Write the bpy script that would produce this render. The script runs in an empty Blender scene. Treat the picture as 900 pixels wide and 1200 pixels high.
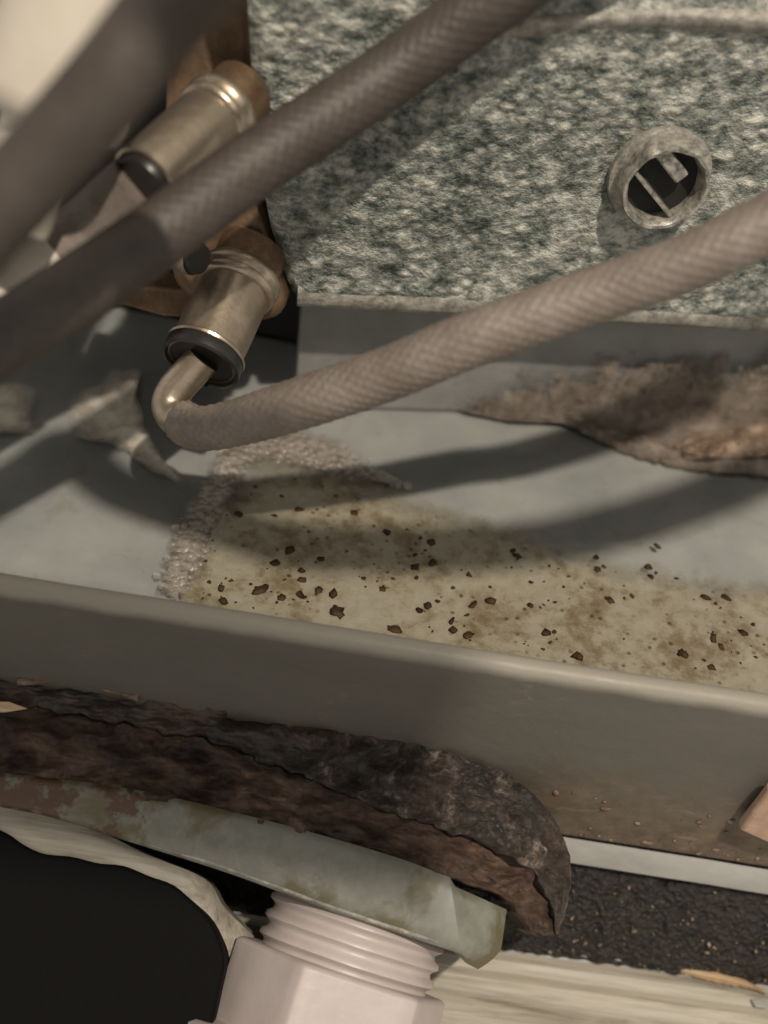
import bpy, bmesh, math, random
from mathutils import Vector, Matrix, noise

random.seed(7)
scene = bpy.context.scene
CM = 0.01                                   # everything below is written in centimetres

# ---------------------------------------------------------------- camera
FPX = 1300.0                                # focal length in pixels of the 900 x 1200 photograph
PITCH, ROLL = math.radians(45), math.radians(9)
EYE = Vector((0, 0, 10.0))
FW = Vector((0, math.cos(PITCH), -math.sin(PITCH)))
_rt = Vector((1, 0, 0)); _up = _rt.cross(FW)
RT = math.cos(ROLL) * _rt + math.sin(ROLL) * _up
UP = -math.sin(ROLL) * _rt + math.cos(ROLL) * _up
cam = bpy.data.cameras.new("camera")
cam.sensor_fit = 'VERTICAL'; cam.sensor_height = 36; cam.sensor_width = 27
cam.lens = 36 * FPX / 1200
cam.clip_start = 0.002; cam.clip_end = 20
cam.dof.use_dof = True; cam.dof.focus_distance = 0.128; cam.dof.aperture_fstop = 13
cam_o = bpy.data.objects.new("camera", cam)
scene.collection.objects.link(cam_o)
m3 = Matrix((RT, UP, -FW)).transposed()
cam_o.matrix_world = Matrix.Translation(EYE * CM) @ m3.to_4x4()
scene.camera = cam_o

# ---------------------------------------------------------------- light
world = bpy.data.worlds.new("World"); scene.world = world; world.use_nodes = True
bg = world.node_tree.nodes["Background"]
bg.inputs[0].default_value = (1.0, 0.93, 0.85, 1); bg.inputs[1].default_value = 0.50
LAMP = Vector((9.0, -7.0, 40.0))
ld = bpy.data.lights.new("work_lamp", 'POINT'); ld.energy = 6.9; ld.color = (1.0, 0.89, 0.76); ld.shadow_soft_size = 0.006
lo = bpy.data.objects.new("work_lamp", ld); lo.location = LAMP * CM; scene.collection.objects.link(lo)
vs = scene.view_settings
vs.view_transform = 'Standard'; vs.look = 'None'; vs.exposure = 0; vs.gamma = 1

# ---------------------------------------------------------------- placing helpers: a pixel of the photograph plus one real distance
def ray(x, y): return FW + RT * ((x - 450) / FPX) + UP * ((600 - y) / FPX)
def Z(x, y, z):
    d = ray(x, y); return EYE + d * ((z - EYE.z) / d.z)
def PL(x, y, q, n):
    d = ray(x, y); return EYE + d * ((Vector(q) - EYE).dot(n) / d.dot(n))
def D(x, y, w): return EYE + ray(x, y) * w

COL = scene.collection
def tag(o, label=None, cat=None, group=None, kind=None):
    if label: o["label"] = label
    if cat: o["category"] = cat
    if group: o["group"] = group
    if kind: o["kind"] = kind
    return o
def empty(name, loc, label=None, cat=None, group=None, kind=None):
    o = bpy.data.objects.new(name, None); o.empty_display_size = 0.005
    o.location = Vector(loc) * CM; COL.objects.link(o)
    return tag(o, label, cat, group, kind)

class MB:
    def __init__(s): s.v = []; s.f = []; s.edge = None
    def add(s, vs_, fs):
        b = len(s.v); s.v += [Vector(p) for p in vs_]; s.f += [tuple(b + i for i in f) for f in fs]
    def grid(s, rows, close=False):
        n = len(rows[0]); vs_ = [p for r in rows for p in r]; fs = []
        for i in range(len(rows) - 1):
            for j in range(n if close else n - 1):
                k = (j + 1) % n
                fs.append((i * n + j, i * n + k, (i + 1) * n + k, (i + 1) * n + j))
        s.add(vs_, fs)
    def tube(s, pts, rad, seg=32, disp=None, cap=True):
        """sweep; rad: number or function of the share of the length"""
        L = [0.0]
        for a, b in zip(pts, pts[1:]): L.append(L[-1] + (b - a).length)
        t0 = (pts[1] - pts[0]).normalized()
        nrm = t0.orthogonal().normalized(); rows = []
        for i, p in enumerate(pts):
            t = (pts[min(i + 1, len(pts) - 1)] - pts[max(i - 1, 0)]).normalized()
            nrm = (nrm - t * nrm.dot(t)).normalized(); bi = t.cross(nrm)
            r0 = rad(L[i] / L[-1]) if callable(rad) else rad
            row = []
            for k in range(seg):
                a = 2 * math.pi * k / seg
                r = r0 + (disp(L[i], a) if disp else 0)
                row.append(p + (nrm * math.cos(a) + bi * math.sin(a)) * r)
            rows.append(row)
        b = len(s.v); s.grid(rows, True)
        if cap:
            n = len(rows); s.f.append(tuple(b + k for k in range(seg))[::-1]); s.f.append(tuple(b + (n - 1) * seg + k for k in range(seg)))
    def lathe(s, p0, axis, prof, seg=48, cap=True, ref=None, poly=None):
        """prof: list of (distance along axis, radius)"""
        ax = axis.normalized(); n = (ref - ax * ref.dot(ax)).normalized() if ref else ax.orthogonal().normalized(); bi = ax.cross(n); rows = []
        for d, r in prof:
            row = []
            for k in range(seg):
                a = 2 * math.pi * k / seg; rr = r
                if poly:                                        # polygonal section, corners slightly rounded
                    q = (a % (2 * math.pi / poly)) - math.pi / poly
                    rr = min(r / math.cos(q) * math.cos(math.pi / poly), r * 0.985)
                row.append(p0 + ax * d + (n * math.cos(a) + bi * math.sin(a)) * rr)
            rows.append(row)
        b = len(s.v); s.grid(rows, True)
        if cap:
            m = len(rows); s.f.append(tuple(b + k for k in range(seg))[::-1]); s.f.append(tuple(b + (m - 1) * seg + k for k in range(seg)))
    def prism(s, outline, off):
        """closed outline extruded by the vector off"""
        n = len(outline); b = len(s.v)
        s.v += [Vector(p) for p in outline] + [Vector(p) + off for p in outline]
        s.f.append(tuple(b + i for i in range(n))); s.f.append(tuple(b + n + i for i in reversed(range(n))))
        for i in range(n):
            j = (i + 1) % n; s.f.append((b + i, b + n + i, b + n + j, b + j))
    def blob(s, c, r, sub=1, jig=0.25, flat=1.0, up=Vector((0, 0, 1)), rs=None):
        bm = bmesh.new(); bmesh.ops.create_icosphere(bm, subdivisions=sub, radius=1)
        sd = Vector((random.random() * 50, random.random() * 50, random.random() * 50))
        el = (rs or random).uniform(0.75, 1.3); an = random.random() * 6.3
        q = up.to_track_quat('Z', 'Y')
        vs_ = []
        for v in bm.verts:
            p = v.co * (1 + jig * noise.noise(v.co * 1.6 + sd))
            p = Vector((p.x * el, p.y / el, p.z * flat)); p.rotate(Matrix.Rotation(an, 3, 'Z').to_quaternion())
            vs_.append(c + (q @ p) * r)
        bm.verts.index_update()
        s.add(vs_, [tuple(v.index for v in f.verts) for f in bm.faces]); bm.free()
    def build(s, name, mat, parent=None, loc=None, smooth=True, angle=40, bevel=0, seg=3, fix=True, **kw):
        org = Vector(loc) if loc is not None else (parent["_o"] if False else None)
        if org is None:
            org = Vector((0, 0, 0)); q = parent
            while q is not None: org += q.location / CM; q = q.parent
        me = bpy.data.meshes.new(name)
        me.from_pydata([((p - org) * CM)[:] for p in s.v], [], s.f); me.update()
        if s.edge:                                              # how thin a film is at each point
            at = me.attributes.new('edge', 'FLOAT', 'POINT')
            for i, e in enumerate(s.edge): at.data[i].value = e
        if fix:
            bm = bmesh.new(); bm.from_mesh(me); bmesh.ops.recalc_face_normals(bm, faces=bm.faces); bm.to_mesh(me); bm.free()
        for p in me.polygons: p.use_smooth = smooth
        if smooth: me.set_sharp_from_angle(angle=math.radians(angle))
        o = bpy.data.objects.new(name, me); COL.objects.link(o); me.materials.append(mat)
        if parent is not None: o.parent = parent
        else: o.location = org * CM
        if bevel:
            b = o.modifiers.new("bevel", 'BEVEL'); b.width = bevel * CM; b.segments = seg; b.limit_method = 'ANGLE'; b.angle_limit = math.radians(30)
            b.harden_normals = False
        return tag(o, **kw)

def spline(P, step=0.05):
    """Catmull-Rom through P, evenly sampled"""
    P = [Vector(p) for p in P]; Q = [P[0] * 2 - P[1]] + P + [P[-1] * 2 - P[-2]]; out = []
    for i in range(1, len(Q) - 2):
        a, b, c, d = Q[i - 1], Q[i], Q[i + 1], Q[i + 2]; n = max(2, int((c - b).length / step))
        for k in range(n):
            t = k / n
            out.append(0.5 * ((2 * b) + (c - a) * t + (2 * a - 5 * b + 4 * c - d) * t * t + (3 * b - a - 3 * c + d) * t ** 3))
    out.append(P[-1]); return out
def poly_at(pts, x):
    for a, b in zip(pts, pts[1:]):
        if x <= b[0]: return a[1] + (b[1] - a[1]) * (x - a[0]) / (b[0] - a[0])
    return pts[-1][1]
def resample(P, n):
    """n pixel points evenly spread along a smooth 2-D path"""
    S = spline([Vector((p[0], p[1], 0)) for p in P], 2.0); L = [0]
    for a, b in zip(S, S[1:]): L.append(L[-1] + (b - a).length)
    out = []; j = 0
    for i in range(n):
        t = L[-1] * i / (n - 1)
        while j < len(L) - 2 and L[j + 1] < t: j += 1
        u = (t - L[j]) / max(1e-9, L[j + 1] - L[j]); out.append(S[j].lerp(S[j + 1], u))
    return out

# ---------------------------------------------------------------- materials
class NT:
    def __init__(s, name):
        s.m = bpy.data.materials.new(name); s.m.use_nodes = True; s.t = s.m.node_tree; s.n = s.t.nodes
        s.b = s.n["Principled BSDF"]; tc = s.n.new("ShaderNodeTexCoord"); mp = s.n.new("ShaderNodeMapping")
        mp.inputs["Scale"].default_value = (100, 100, 100); s.l(tc.outputs["Object"], mp.inputs[0]); s.co = mp.outputs[0]
    def l(s, a, b): s.t.links.new(a, b)
    def stretch(s, sc, rot=(0, 0, 0)):
        mp = s.n.new("ShaderNodeMapping"); mp.inputs["Scale"].default_value = sc; mp.inputs["Rotation"].default_value = rot
        s.l(s.co, mp.inputs[0]); return mp.outputs[0]
    def noise(s, scale, detail=4, rough=0.55, co=None, dist=0.0):
        n = s.n.new("ShaderNodeTexNoise"); n.inputs["Scale"].default_value = scale; n.inputs["Detail"].default_value = detail
        n.inputs["Roughness"].default_value = rough; n.inputs["Distortion"].default_value = dist; s.l(co or s.co, n.inputs["Vector"]); return n.outputs["Fac"]
    def voro(s, scale, co=None, feat='F1', rnd=1.0):
        n = s.n.new("ShaderNodeTexVoronoi"); n.feature = feat; n.inputs["Scale"].default_value = scale; n.inputs["Randomness"].default_value = rnd
        s.l(co or s.co, n.inputs["Vector"]); return n.outputs["Distance"]
    def ramp(s, fac, stops, lin=True):
        r = s.n.new("ShaderNodeValToRGB"); e = r.color_ramp.elements
        while len(e) < len(stops): e.new(0.5)
        for q, (p, c) in zip(e, stops):
            q.position = p; q.color = (c, c, c, 1) if isinstance(c, (int, float)) else (*c, 1)
        s.l(fac, r.inputs[0]); return r.outputs[0]
    def mix(s, fac, a, b, mode='MIX'):
        m = s.n.new("ShaderNodeMix"); m.data_type = 'RGBA'; m.blend_type = mode
        for sock, v in ((m.inputs[0], fac), (m.inputs[6], a), (m.inputs[7], b)):
            if isinstance(v, (int, float)): sock.default_value = v
            elif isinstance(v, tuple): sock.default_value = (*v, 1)
            else: s.l(v, sock)
        return m.outputs[2]
    def math(s, op, a, b=0.0):
        m = s.n.new("ShaderNodeMath"); m.operation = op
        for sock, v in ((m.inputs[0], a), (m.inputs[1], b)):
            if isinstance(v, (int, float)): sock.default_value = v
            else: s.l(v, sock)
        return m.outputs[0]
    def thin(s, noise_fac, lo=0.35, hi=0.6, k=0.7):
        """alpha of a film that breaks up where it is thin"""
        at = s.n.new("ShaderNodeAttribute"); at.attribute_name = 'edge'
        f = s.math('ADD', s.math('MULTIPLY', at.outputs["Fac"], 1.0), s.math('MULTIPLY', s.math('SUBTRACT', noise_fac, 0.5), k))
        s.l(s.ramp(f, [(lo, 0.0), (hi, 1.0)]), s.b.inputs["Alpha"])
    def sep(s):
        q = s.n.new("ShaderNodeSeparateXYZ"); s.l(s.co, q.inputs[0]); return q.outputs
    def bump(s, h, dist=0.02, strength=1.0):
        b = s.n.new("ShaderNodeBump"); b.inputs["Strength"].default_value = strength; b.inputs["Distance"].default_value = dist * CM
        s.l(h, b.inputs["Height"]); s.l(b.outputs[0], s.b.inputs["Normal"])
    def done(s, col=None, rough=0.5, metal=0.0, spec=None, **kw):
        for k, v in (("Base Color", col), ("Roughness", rough), ("Metallic", metal), ("Specular IOR Level", spec)):
            if v is None: continue
            if isinstance(v, tuple): s.b.inputs[k].default_value = (*v, 1)
            elif isinstance(v, (int, float)): s.b.inputs[k].default_value = v
            else: s.l(v, s.b.inputs[k])
        for k, v in kw.items(): s.b.inputs[k.replace("_", " ")].default_value = v
        return s.m
M = {}
def make_materials():
    # grey painted pan metal with dull water marks and small flecks
    a = NT("pan_metal")
    c = a.ramp(a.noise(0.9, 5, 0.6), [(0.3, (0.28, 0.291, 0.297)), (0.62, (0.37, 0.375, 0.375))])
    st = a.ramp(a.noise(2.2, 8, 0.7, dist=0.6), [(0.56, 0.0), (0.72, 1.0)])
    c = a.mix(a.math('MULTIPLY', st, 0.5), c, (0.246, 0.202, 0.134))
    fl = a.ramp(a.voro(7.0), [(0.05, 1.0), (0.085, 0.0)])
    fl = a.math('MULTIPLY', fl, a.ramp(a.noise(1.1, 2), [(0.52, 0.0), (0.6, 1.0)]))
    c = a.mix(fl, c, (0.112, 0.0672, 0.0336))
    a.bump(a.noise(9, 5), 0.006)
    M["pan"] = a.done(c, a.ramp(a.noise(3, 4), [(0.3, 0.28), (0.7, 0.5)]))
    # outer lip: same paint, dull, with rusty dirt towards its foot
    a = NT("lip_metal")
    c = a.ramp(a.noise(0.6, 5, 0.6, a.stretch((0.35, 1, 1))), [(0.3, (0.107, 0.0988, 0.0813)), (0.65, (0.136, 0.126, 0.106))])
    z = a.sep()[2]
    low = a.ramp(a.math('ADD', a.math('MULTIPLY', z, -0.33), a.math('MULTIPLY', a.noise(1.3, 6, 0.65), 0.7)), [(0.62, 0.0), (1.08, 1.0)])
    c = a.mix(a.math('MULTIPLY', low, 0.8), c, a.ramp(a.noise(3, 8, 0.7), [(0.35, (0.085, 0.0589, 0.0382)), (0.65, (0.21, 0.157, 0.106))]))
    chip = a.math('MULTIPLY', a.ramp(a.noise(3.2, 8, 0.72, a.stretch((0.6, 1, 1.3)), 0.5), [(0.57, 0.0), (0.63, 0.8)]), a.math('ADD', a.math('MULTIPLY', low, 0.9), a.ramp(a.noise(0.8, 2), [(0.6, 0.0), (0.66, 0.7)])))
    c = a.mix(chip, c, (0.22, 0.181, 0.133))
    c = a.mix(a.ramp(a.math('ADD', z, a.math('MULTIPLY', a.noise(2, 6), 0.12)), [(0.58, 0.0), (0.70, 1.0)]), c, (0.27, 0.252, 0.208))  # paler rim: some worn paint, and light on the upturned edge put into colour
    a.bump(a.noise(7, 6), 0.008)
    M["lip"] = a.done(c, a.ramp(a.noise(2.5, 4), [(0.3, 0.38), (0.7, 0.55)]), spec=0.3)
    # zinc plate, crusted
    a = NT("zinc_plate")
    dg = a.stretch((0.8, 1.0, 1.25), (0, 0.6, 0))
    g1 = a.noise(4.6, 5, 0.72, dg); g2 = a.voro(5.2, dg); g3 = a.noise(0.7, 3); g4 = a.noise(13, 3, 0.6)
    h = a.math('ADD', g1, a.math('MULTIPLY', g3, 0.3))
    h = a.math('ADD', h, a.math('MULTIPLY', a.math('SUBTRACT', g4, 0.5), 0.25))
    c = a.ramp(h, [(0.50, (0.0486, 0.0594, 0.0503)), (0.59, (0.14, 0.157, 0.136)), (0.68, (0.27, 0.283, 0.249)), (0.80, (0.54, 0.54, 0.477))])
    gr = a.ramp(g2, [(0.10, 1.0), (0.42, 0.0)])
    gr = a.math('MULTIPLY', gr, a.ramp(a.noise(1.8, 3), [(0.40, 0.0), (0.62, 1.0)]))
    c = a.mix(gr, c, (0.54, 0.529, 0.45))
    h2 = a.math('ADD', a.math('ADD', g1, a.math('MULTIPLY', g4, 0.3)), a.math('MULTIPLY', gr, 0.35))
    a.bump(h2, 0.09)
    M["zinc"] = a.done(c, a.ramp(g1, [(0.35, 0.30), (0.65, 0.6)]), 0.25)
    a = NT("zinc_edge")
    g1 = a.noise(7, 6, 0.7)
    c = a.ramp(g1, [(0.32, (0.17, 0.16, 0.135)), (0.52, (0.33, 0.31, 0.27)), (0.7, (0.52, 0.50, 0.44))])
    a.bump(g1, 0.035)
    M["zinc_edge"] = a.done(c, 0.42, 0.3)
    a = NT("rear_panel_metal")
    c = a.ramp(a.noise(1.2, 6, 0.65), [(0.3, (0.188, 0.188, 0.181)), (0.7, (0.275, 0.275, 0.263))])
    c = a.mix(a.ramp(a.noise(3.1, 6, 0.7), [(0.60, 0.0), (0.72, 0.6)]), c, (0.15, 0.112, 0.0813))
    a.bump(a.noise(8, 5), 0.008); M["panel"] = a.done(c, 0.42)
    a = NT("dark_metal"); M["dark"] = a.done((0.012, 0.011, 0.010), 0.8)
    # brown scale and mud
    a = NT("rust_scale")
    n1 = a.noise(1.7, 10, 0.72, a.stretch((0.5, 1, 1)), 0.6); n2 = a.noise(7, 6, 0.7)
    c = a.ramp(n1, [(0.34, (0.009, 0.0072, 0.0063)), (0.47, (0.036, 0.0207, 0.0135)), (0.55, (0.0765, 0.0432, 0.027)), (0.63, (0.126, 0.0855, 0.0594)), (0.72, (0.30, 0.215, 0.15))])
    a.bump(a.math('ADD', n1, a.math('MULTIPLY', n2, 0.4)), 0.07)
    M["rust"] = a.done(c, a.ramp(n2, [(0.35, 0.45), (0.65, 0.8)]))
    a = NT("old_rubber")
    n1 = a.noise(1.5, 8, 0.7, a.stretch((0.6, 1, 1)), 0.6); n2 = a.noise(7, 6, 0.7)
    c = a.ramp(n1, [(0.36, (0.0102, 0.00935, 0.0085)), (0.50, (0.034, 0.0281, 0.0221)), (0.60, (0.085, 0.0553, 0.0382))])
    fl = a.math('MULTIPLY', a.ramp(a.noise(2.0, 10, 0.8, dist=0.3), [(0.46, 0.0), (0.58, 0.95)]), a.ramp(a.sep()[0], [(0.0, 0.0), (1.0, 1.0)]))
    c = a.mix(fl, c, a.ramp(n2, [(0.35, (0.0765, 0.0553, 0.0425)), (0.65, (0.255, 0.204, 0.17))]))
    a.bump(a.math('ADD', n1, a.math('MULTIPLY', fl, 0.35)), 0.07)
    M["rubber"] = a.done(c, a.ramp(n2, [(0.35, 0.35), (0.65, 0.75)]))
    a = NT("mud")
    n1 = a.noise(3.2, 9, 0.7, dist=0.3)
    c = a.ramp(n1, [(0.30, (0.069, 0.0517, 0.0391)), (0.46, (0.149, 0.121, 0.0943)), (0.62, (0.241, 0.201, 0.161)), (0.78, (0.38, 0.31, 0.241))])
    a.bump(n1, 0.09); a.thin(a.noise(2.4, 9, 0.75), .35, .5, 1.3); M["mud"] = a.done(c, 0.62)
    a = NT("tan_sludge")
    n1 = a.noise(4.2, 9, 0.72)
    c = a.ramp(n1, [(0.32, (0.10, 0.066, 0.042)), (0.5, (0.25, 0.175, 0.12)), (0.68, (0.48, 0.38, 0.28))])
    a.bump(n1, 0.08); M["tan"] = a.done(c, 0.5)
    # floating scum
    a = NT("scum")
    n1 = a.noise(1.1, 9, 0.7, dist=0.3); n2 = a.noise(5.5, 7, 0.7)
    c = a.ramp(a.math('ADD', a.math('MULTIPLY', n1, 0.5), a.math('MULTIPLY', n2, 0.5)), [(0.36, (0.299, 0.281, 0.225)), (0.50, (0.245, 0.219, 0.156)), (0.62, (0.184, 0.157, 0.101))])
    c = a.mix(a.ramp(a.math('ADD', a.math('MULTIPLY', n1, 0.6), a.math('MULTIPLY', n2, 0.4)), [(0.50, 0.0), (0.62, 0.85)]), c, (0.116, 0.0816, 0.0376))
    sp = a.math('MULTIPLY', a.ramp(a.voro(6, rnd=1.0), [(0.09, 1.0), (0.22, 0.0)]), a.ramp(n1, [(0.42, 0.0), (0.55, 1.0)]))
    c = a.mix(sp, c, (0.068, 0.0379, 0.0127))
    a.bump(n2, 0.02); a.thin(a.noise(2.5, 9, 0.75), .15, .75, 1.0)
    M["scum"] = a.done(c, a.ramp(n2, [(0.3, 0.22), (0.7, 0.5)]))
    a = NT("soap_film")
    n2 = a.noise(4.5, 7, 0.65)
    c = a.ramp(n2, [(0.32, (0.33, 0.28, 0.20)), (0.6, (0.47, 0.44, 0.38))])
    a.bump(n2, 0.02); a.thin(a.noise(1.8, 9, 0.75), .3, 1.25, 1.3); M["film"] = a.done(c, 0.35)
    a = NT("foam_bubble"); tr = a.n.new("ShaderNodeBsdfTransparent"); mx = a.n.new("ShaderNodeMixShader")
    a.done((0.50, 0.46, 0.40), 0.08, spec=0.8); lw = a.n.new("ShaderNodeLayerWeight"); lw.inputs[0].default_value = 0.45
    a.l(a.ramp(lw.outputs["Facing"], [(0.2, 0.18), (0.85, 0.75)]), mx.inputs[0]); a.l(tr.outputs[0], mx.inputs[1]); a.l(a.b.outputs[0], mx.inputs[2])
    a.l(mx.outputs[0], a.n["Material Output"].inputs["Surface"]); M["foam"] = a.m
    a = NT("froth"); v1 = a.voro(11); n2 = a.noise(4, 7, 0.7)
    c = a.ramp(n2, [(0.32, (0.14, 0.12, 0.0914)), (0.52, (0.239, 0.211, 0.173)), (0.7, (0.323, 0.3, 0.261))])
    c = a.mix(a.ramp(a.voro(7), [(0.06, 0.7), (0.16, 0.0)]), c, (0.0702, 0.0477, 0.0261))
    a.bump(a.math('SUBTRACT', a.math('MULTIPLY', n2, 0.4), v1), 0.05); a.thin(a.noise(5, 8, 0.75), .25, .8, 1.3); M["froth"] = a.done(c, 0.25)
    a = NT("rust_flake"); M["speck"] = a.done(a.ramp(a.noise(6, 3), [(0.35, (0.021, 0.0108, 0.0048)), (0.65, (0.072, 0.0396, 0.0168))]), 0.7, spec=0.2)
    # clear shallow water
    a = NT("water"); tr = a.n.new("ShaderNodeBsdfTransparent"); tr.inputs[0].default_value = (0.93, 0.93, 0.90, 1)
    gl = a.n.new("ShaderNodeBsdfGlossy"); gl.inputs["Roughness"].default_value = 0.06
    fr = a.n.new("ShaderNodeFresnel"); fr.inputs[0].default_value = 1.45; mx = a.n.new("ShaderNodeMixShader")
    bp = a.n.new("ShaderNodeBump"); bp.inputs["Distance"].default_value = 0.02 * CM; a.l(a.noise(1.6, 3), bp.inputs["Height"])
    a.l(bp.outputs[0], gl.inputs["Normal"]); a.l(bp.outputs[0], fr.inputs["Normal"])
    a.l(fr.outputs[0], mx.inputs[0]); a.l(tr.outputs[0], mx.inputs[1]); a.l(gl.outputs[0], mx.inputs[2])
    a.l(mx.outputs[0], a.n["Material Output"].inputs["Surface"]); M["water"] = a.m
    # braided sleeve
    a = NT("braided_sleeve")
    n1 = a.noise(1.8, 6, 0.6); n2 = a.noise(16, 4)
    c = a.ramp(n1, [(0.3, (0.16, 0.13, 0.105)), (0.65, (0.244, 0.21, 0.176))])
    c = a.mix(a.ramp(n2, [(0.4, 0.0), (0.7, 0.5)]), c, (0.134, 0.105, 0.084))
    a.bump(n2, 0.012); M["braid"] = a.done(c, 0.55, 0.1)
    a = NT("dark_braid")
    n1 = a.noise(1.8, 6, 0.6); n2 = a.noise(12, 4)
    c = a.ramp(n1, [(0.3, (0.0435, 0.0348, 0.0273)), (0.65, (0.0725, 0.0597, 0.0493))])
    c = a.mix(a.ramp(n2, [(0.4, 0.0), (0.7, 0.5)]), c, (0.0464, 0.0348, 0.0261))
    a.bump(n2, 0.012); M["dbraid"] = a.done(c, 0.55, 0.1)
    # nickel, brass
    a = NT("dull_nickel")
    n1 = a.noise(2.5, 6, 0.65, a.stretch((1, 1, 1))); c = a.ramp(n1, [(0.3, (0.30, 0.24, 0.17)), (0.7, (0.55, 0.47, 0.37))])
    a.bump(a.noise(9, 5), 0.006); M["nickel"] = a.done(c, a.ramp(n1, [(0.3, 0.42), (0.7, 0.25)]), 0.85)
    a = NT("tarnished_brass")
    n1 = a.noise(2.0, 6, 0.65); c = a.ramp(n1, [(0.3, (0.09, 0.052, 0.028)), (0.7, (0.25, 0.165, 0.10))])
    a.bump(a.noise(8, 5), 0.012); M["brass"] = a.done(c, 0.42, 0.6)
    a = NT("black_plastic"); M["blackp"] = a.done((0.02, 0.018, 0.016), 0.35)
    a = NT("cream_plastic"); n1 = a.noise(1.2, 4)
    M["cream"] = a.done(a.ramp(n1, [(0.3, (0.51, 0.451, 0.365)), (0.7, (0.612, 0.561, 0.476))]), 0.4)
    a = NT("white_pvc"); n1 = a.noise(2.2, 5)
    c = a.ramp(n1, [(0.3, (0.429, 0.371, 0.345)), (0.7, (0.491, 0.431, 0.403))])
    a.bump(a.noise(7, 4), 0.004); M["pvc"] = a.done(c, 0.38, Subsurface_Weight=0.0)
    a = NT("nut_metal")
    n1 = a.noise(1.1, 7, 0.65, dist=0.4)
    c = a.ramp(a.noise(5, 6, 0.65), [(0.3, (0.145, 0.146, 0.119)), (0.7, (0.221, 0.221, 0.187))])
    c = a.mix(a.ramp(n1, [(0.50, 0.0), (0.58, 0.9)]), c, (0.111, 0.0958, 0.0459))
    c = a.mix(a.ramp(a.math('SUBTRACT', a.noise(2.5, 8, 0.7), a.math('MULTIPLY', a.sep()[0], 0.06)), [(0.62, 0.0), (0.70, 1.0)]), c, (0.085, 0.0458, 0.0245))
    a.bump(a.noise(3, 6), 0.004); M["nut"] = a.done(c, 0.45, 0.0)
    a = NT("black_rubber"); n1 = a.noise(6, 5)
    c = a.mix(a.ramp(a.noise(5, 6, 0.7), [(0.70, 0.0), (0.80, 0.5)]), (0.0021, 0.0018, 0.00168), (0.012, 0.0108, 0.0096))
    a.bump(n1, 0.015); M["blackrub"] = a.done(c, 0.8, spec=0.15)
    a = NT("black_foam"); n1 = a.noise(9, 6, 0.7); n2 = a.voro(14)
    c = a.ramp(n1, [(0.35, (0.008, 0.007, 0.006)), (0.6, (0.035, 0.030, 0.025)), (0.75, (0.11, 0.09, 0.07))])
    a.bump(a.math('ADD', n1, n2), 0.06); M["bfoam"] = a.done(c, 0.5)
    a = NT("pale_wood")
    g = a.noise(1.4, 8, 0.65, a.stretch((0.25, 3.5, 3.5)), 0.3)
    c = a.ramp(g, [(0.30, (0.17, 0.149, 0.111)), (0.44, (0.365, 0.332, 0.264)), (0.65, (0.527, 0.497, 0.425))])
    c = a.mix(a.ramp(a.noise(2.2, 7, 0.7, a.stretch((0.4, 1, 1))), [(0.58, 0.0), (0.7, 0.6)]), c, (0.204, 0.17, 0.123))
    a.bump(g, 0.04); M["wood"] = a.done(c, 0.6)
    a = NT("raw_splinter"); g = a.noise(3, 7, 0.65, a.stretch((0.2, 4, 4)))
    a.bump(g, 0.03); M["splinter"] = a.done(a.ramp(g, [(0.3, (0.40, 0.25, 0.12)), (0.7, (0.68, 0.52, 0.34))]), 0.6)
    a = NT("pink_plastic"); n1 = a.noise(5, 5)
    a.bump(n1, 0.01); M["pink"] = a.done(a.ramp(n1, [(0.3, (0.42, 0.27, 0.19)), (0.7, (0.56, 0.39, 0.29))]), 0.5)
    a = NT("pale_edge"); n1 = a.noise(3, 6, 0.65, a.stretch((0.4, 1, 1)))
    a.bump(n1, 0.01); M["pale"] = a.done(a.ramp(n1, [(0.3, (0.255, 0.251, 0.23)), (0.7, (0.357, 0.353, 0.327))]), 0.4)
    a = NT("screw_zinc"); n1 = a.noise(7, 6, 0.7)
    a.bump(n1, 0.02); M["screw"] = a.done(a.ramp(n1, [(0.35, (0.127, 0.121, 0.101)), (0.6, (0.506, 0.481, 0.417))]), 0.38, 0.5)
make_materials()

# ================================================================ THE PAN
YL = 7.28                                    # outer face of the front lip
pan = empty("drip_pan", (0, YL, 0), "shallow grey metal drip pan holding dirty water behind its raised front lip", "pan")
XA, XB = -9.0, 11.0
mb = MB(); nx = 60
mb.grid([[Vector((XA + (XB - XA) * i / nx, y, -0.06 + 0.02 * noise.noise(Vector((i * .3, y * .5, 0))))) for i in range(nx + 1)] for y in [YL + .2 + j * 0.35 for j in range(30)]])
mb.build("pan_floor", M["pan"], pan)
# rolled lip: section in (depth, height), run along the pan
sec = [(0.27, -0.08), (0.27, 0.50)] + [(0.135 + 0.135 * math.cos(a), 0.565 + 0.135 * math.sin(a)) for a in [math.pi * k / 10 for k in range(1, 10)]] + [(0, 0.52), (0.0, -0.5), (0.0, -1.4), (0.0, -2.44), (0.10, -2.5), (0.12, -0.2)]
rows = []
for i in range(161):
    x = XA + (XB - XA) * i / 160
    wob = 0.025 * noise.noise(Vector((x * 0.35, 2, 0)))
    rows.append([Vector((x, YL + y + wob * (1 if z > -2 else .4), z + 0.6 * wob * (z > 0))) for y, z in sec])
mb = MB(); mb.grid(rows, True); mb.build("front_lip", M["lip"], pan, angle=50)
mb = MB(); sec = [(-0.02, -2.47), (-0.20, -2.62), (-0.23, -2.70), (-0.17, -2.74), (0.02, -2.58)]
mb.grid([[Vector((-5 + 16 * i / 80, YL + y, z + 0.02 * noise.noise(Vector((i * .2, 0, 5))))) for y, z in sec] for i in range(81)], True)
mb.build("bottom_fold", M["pale"], pan, angle=60)

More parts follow.
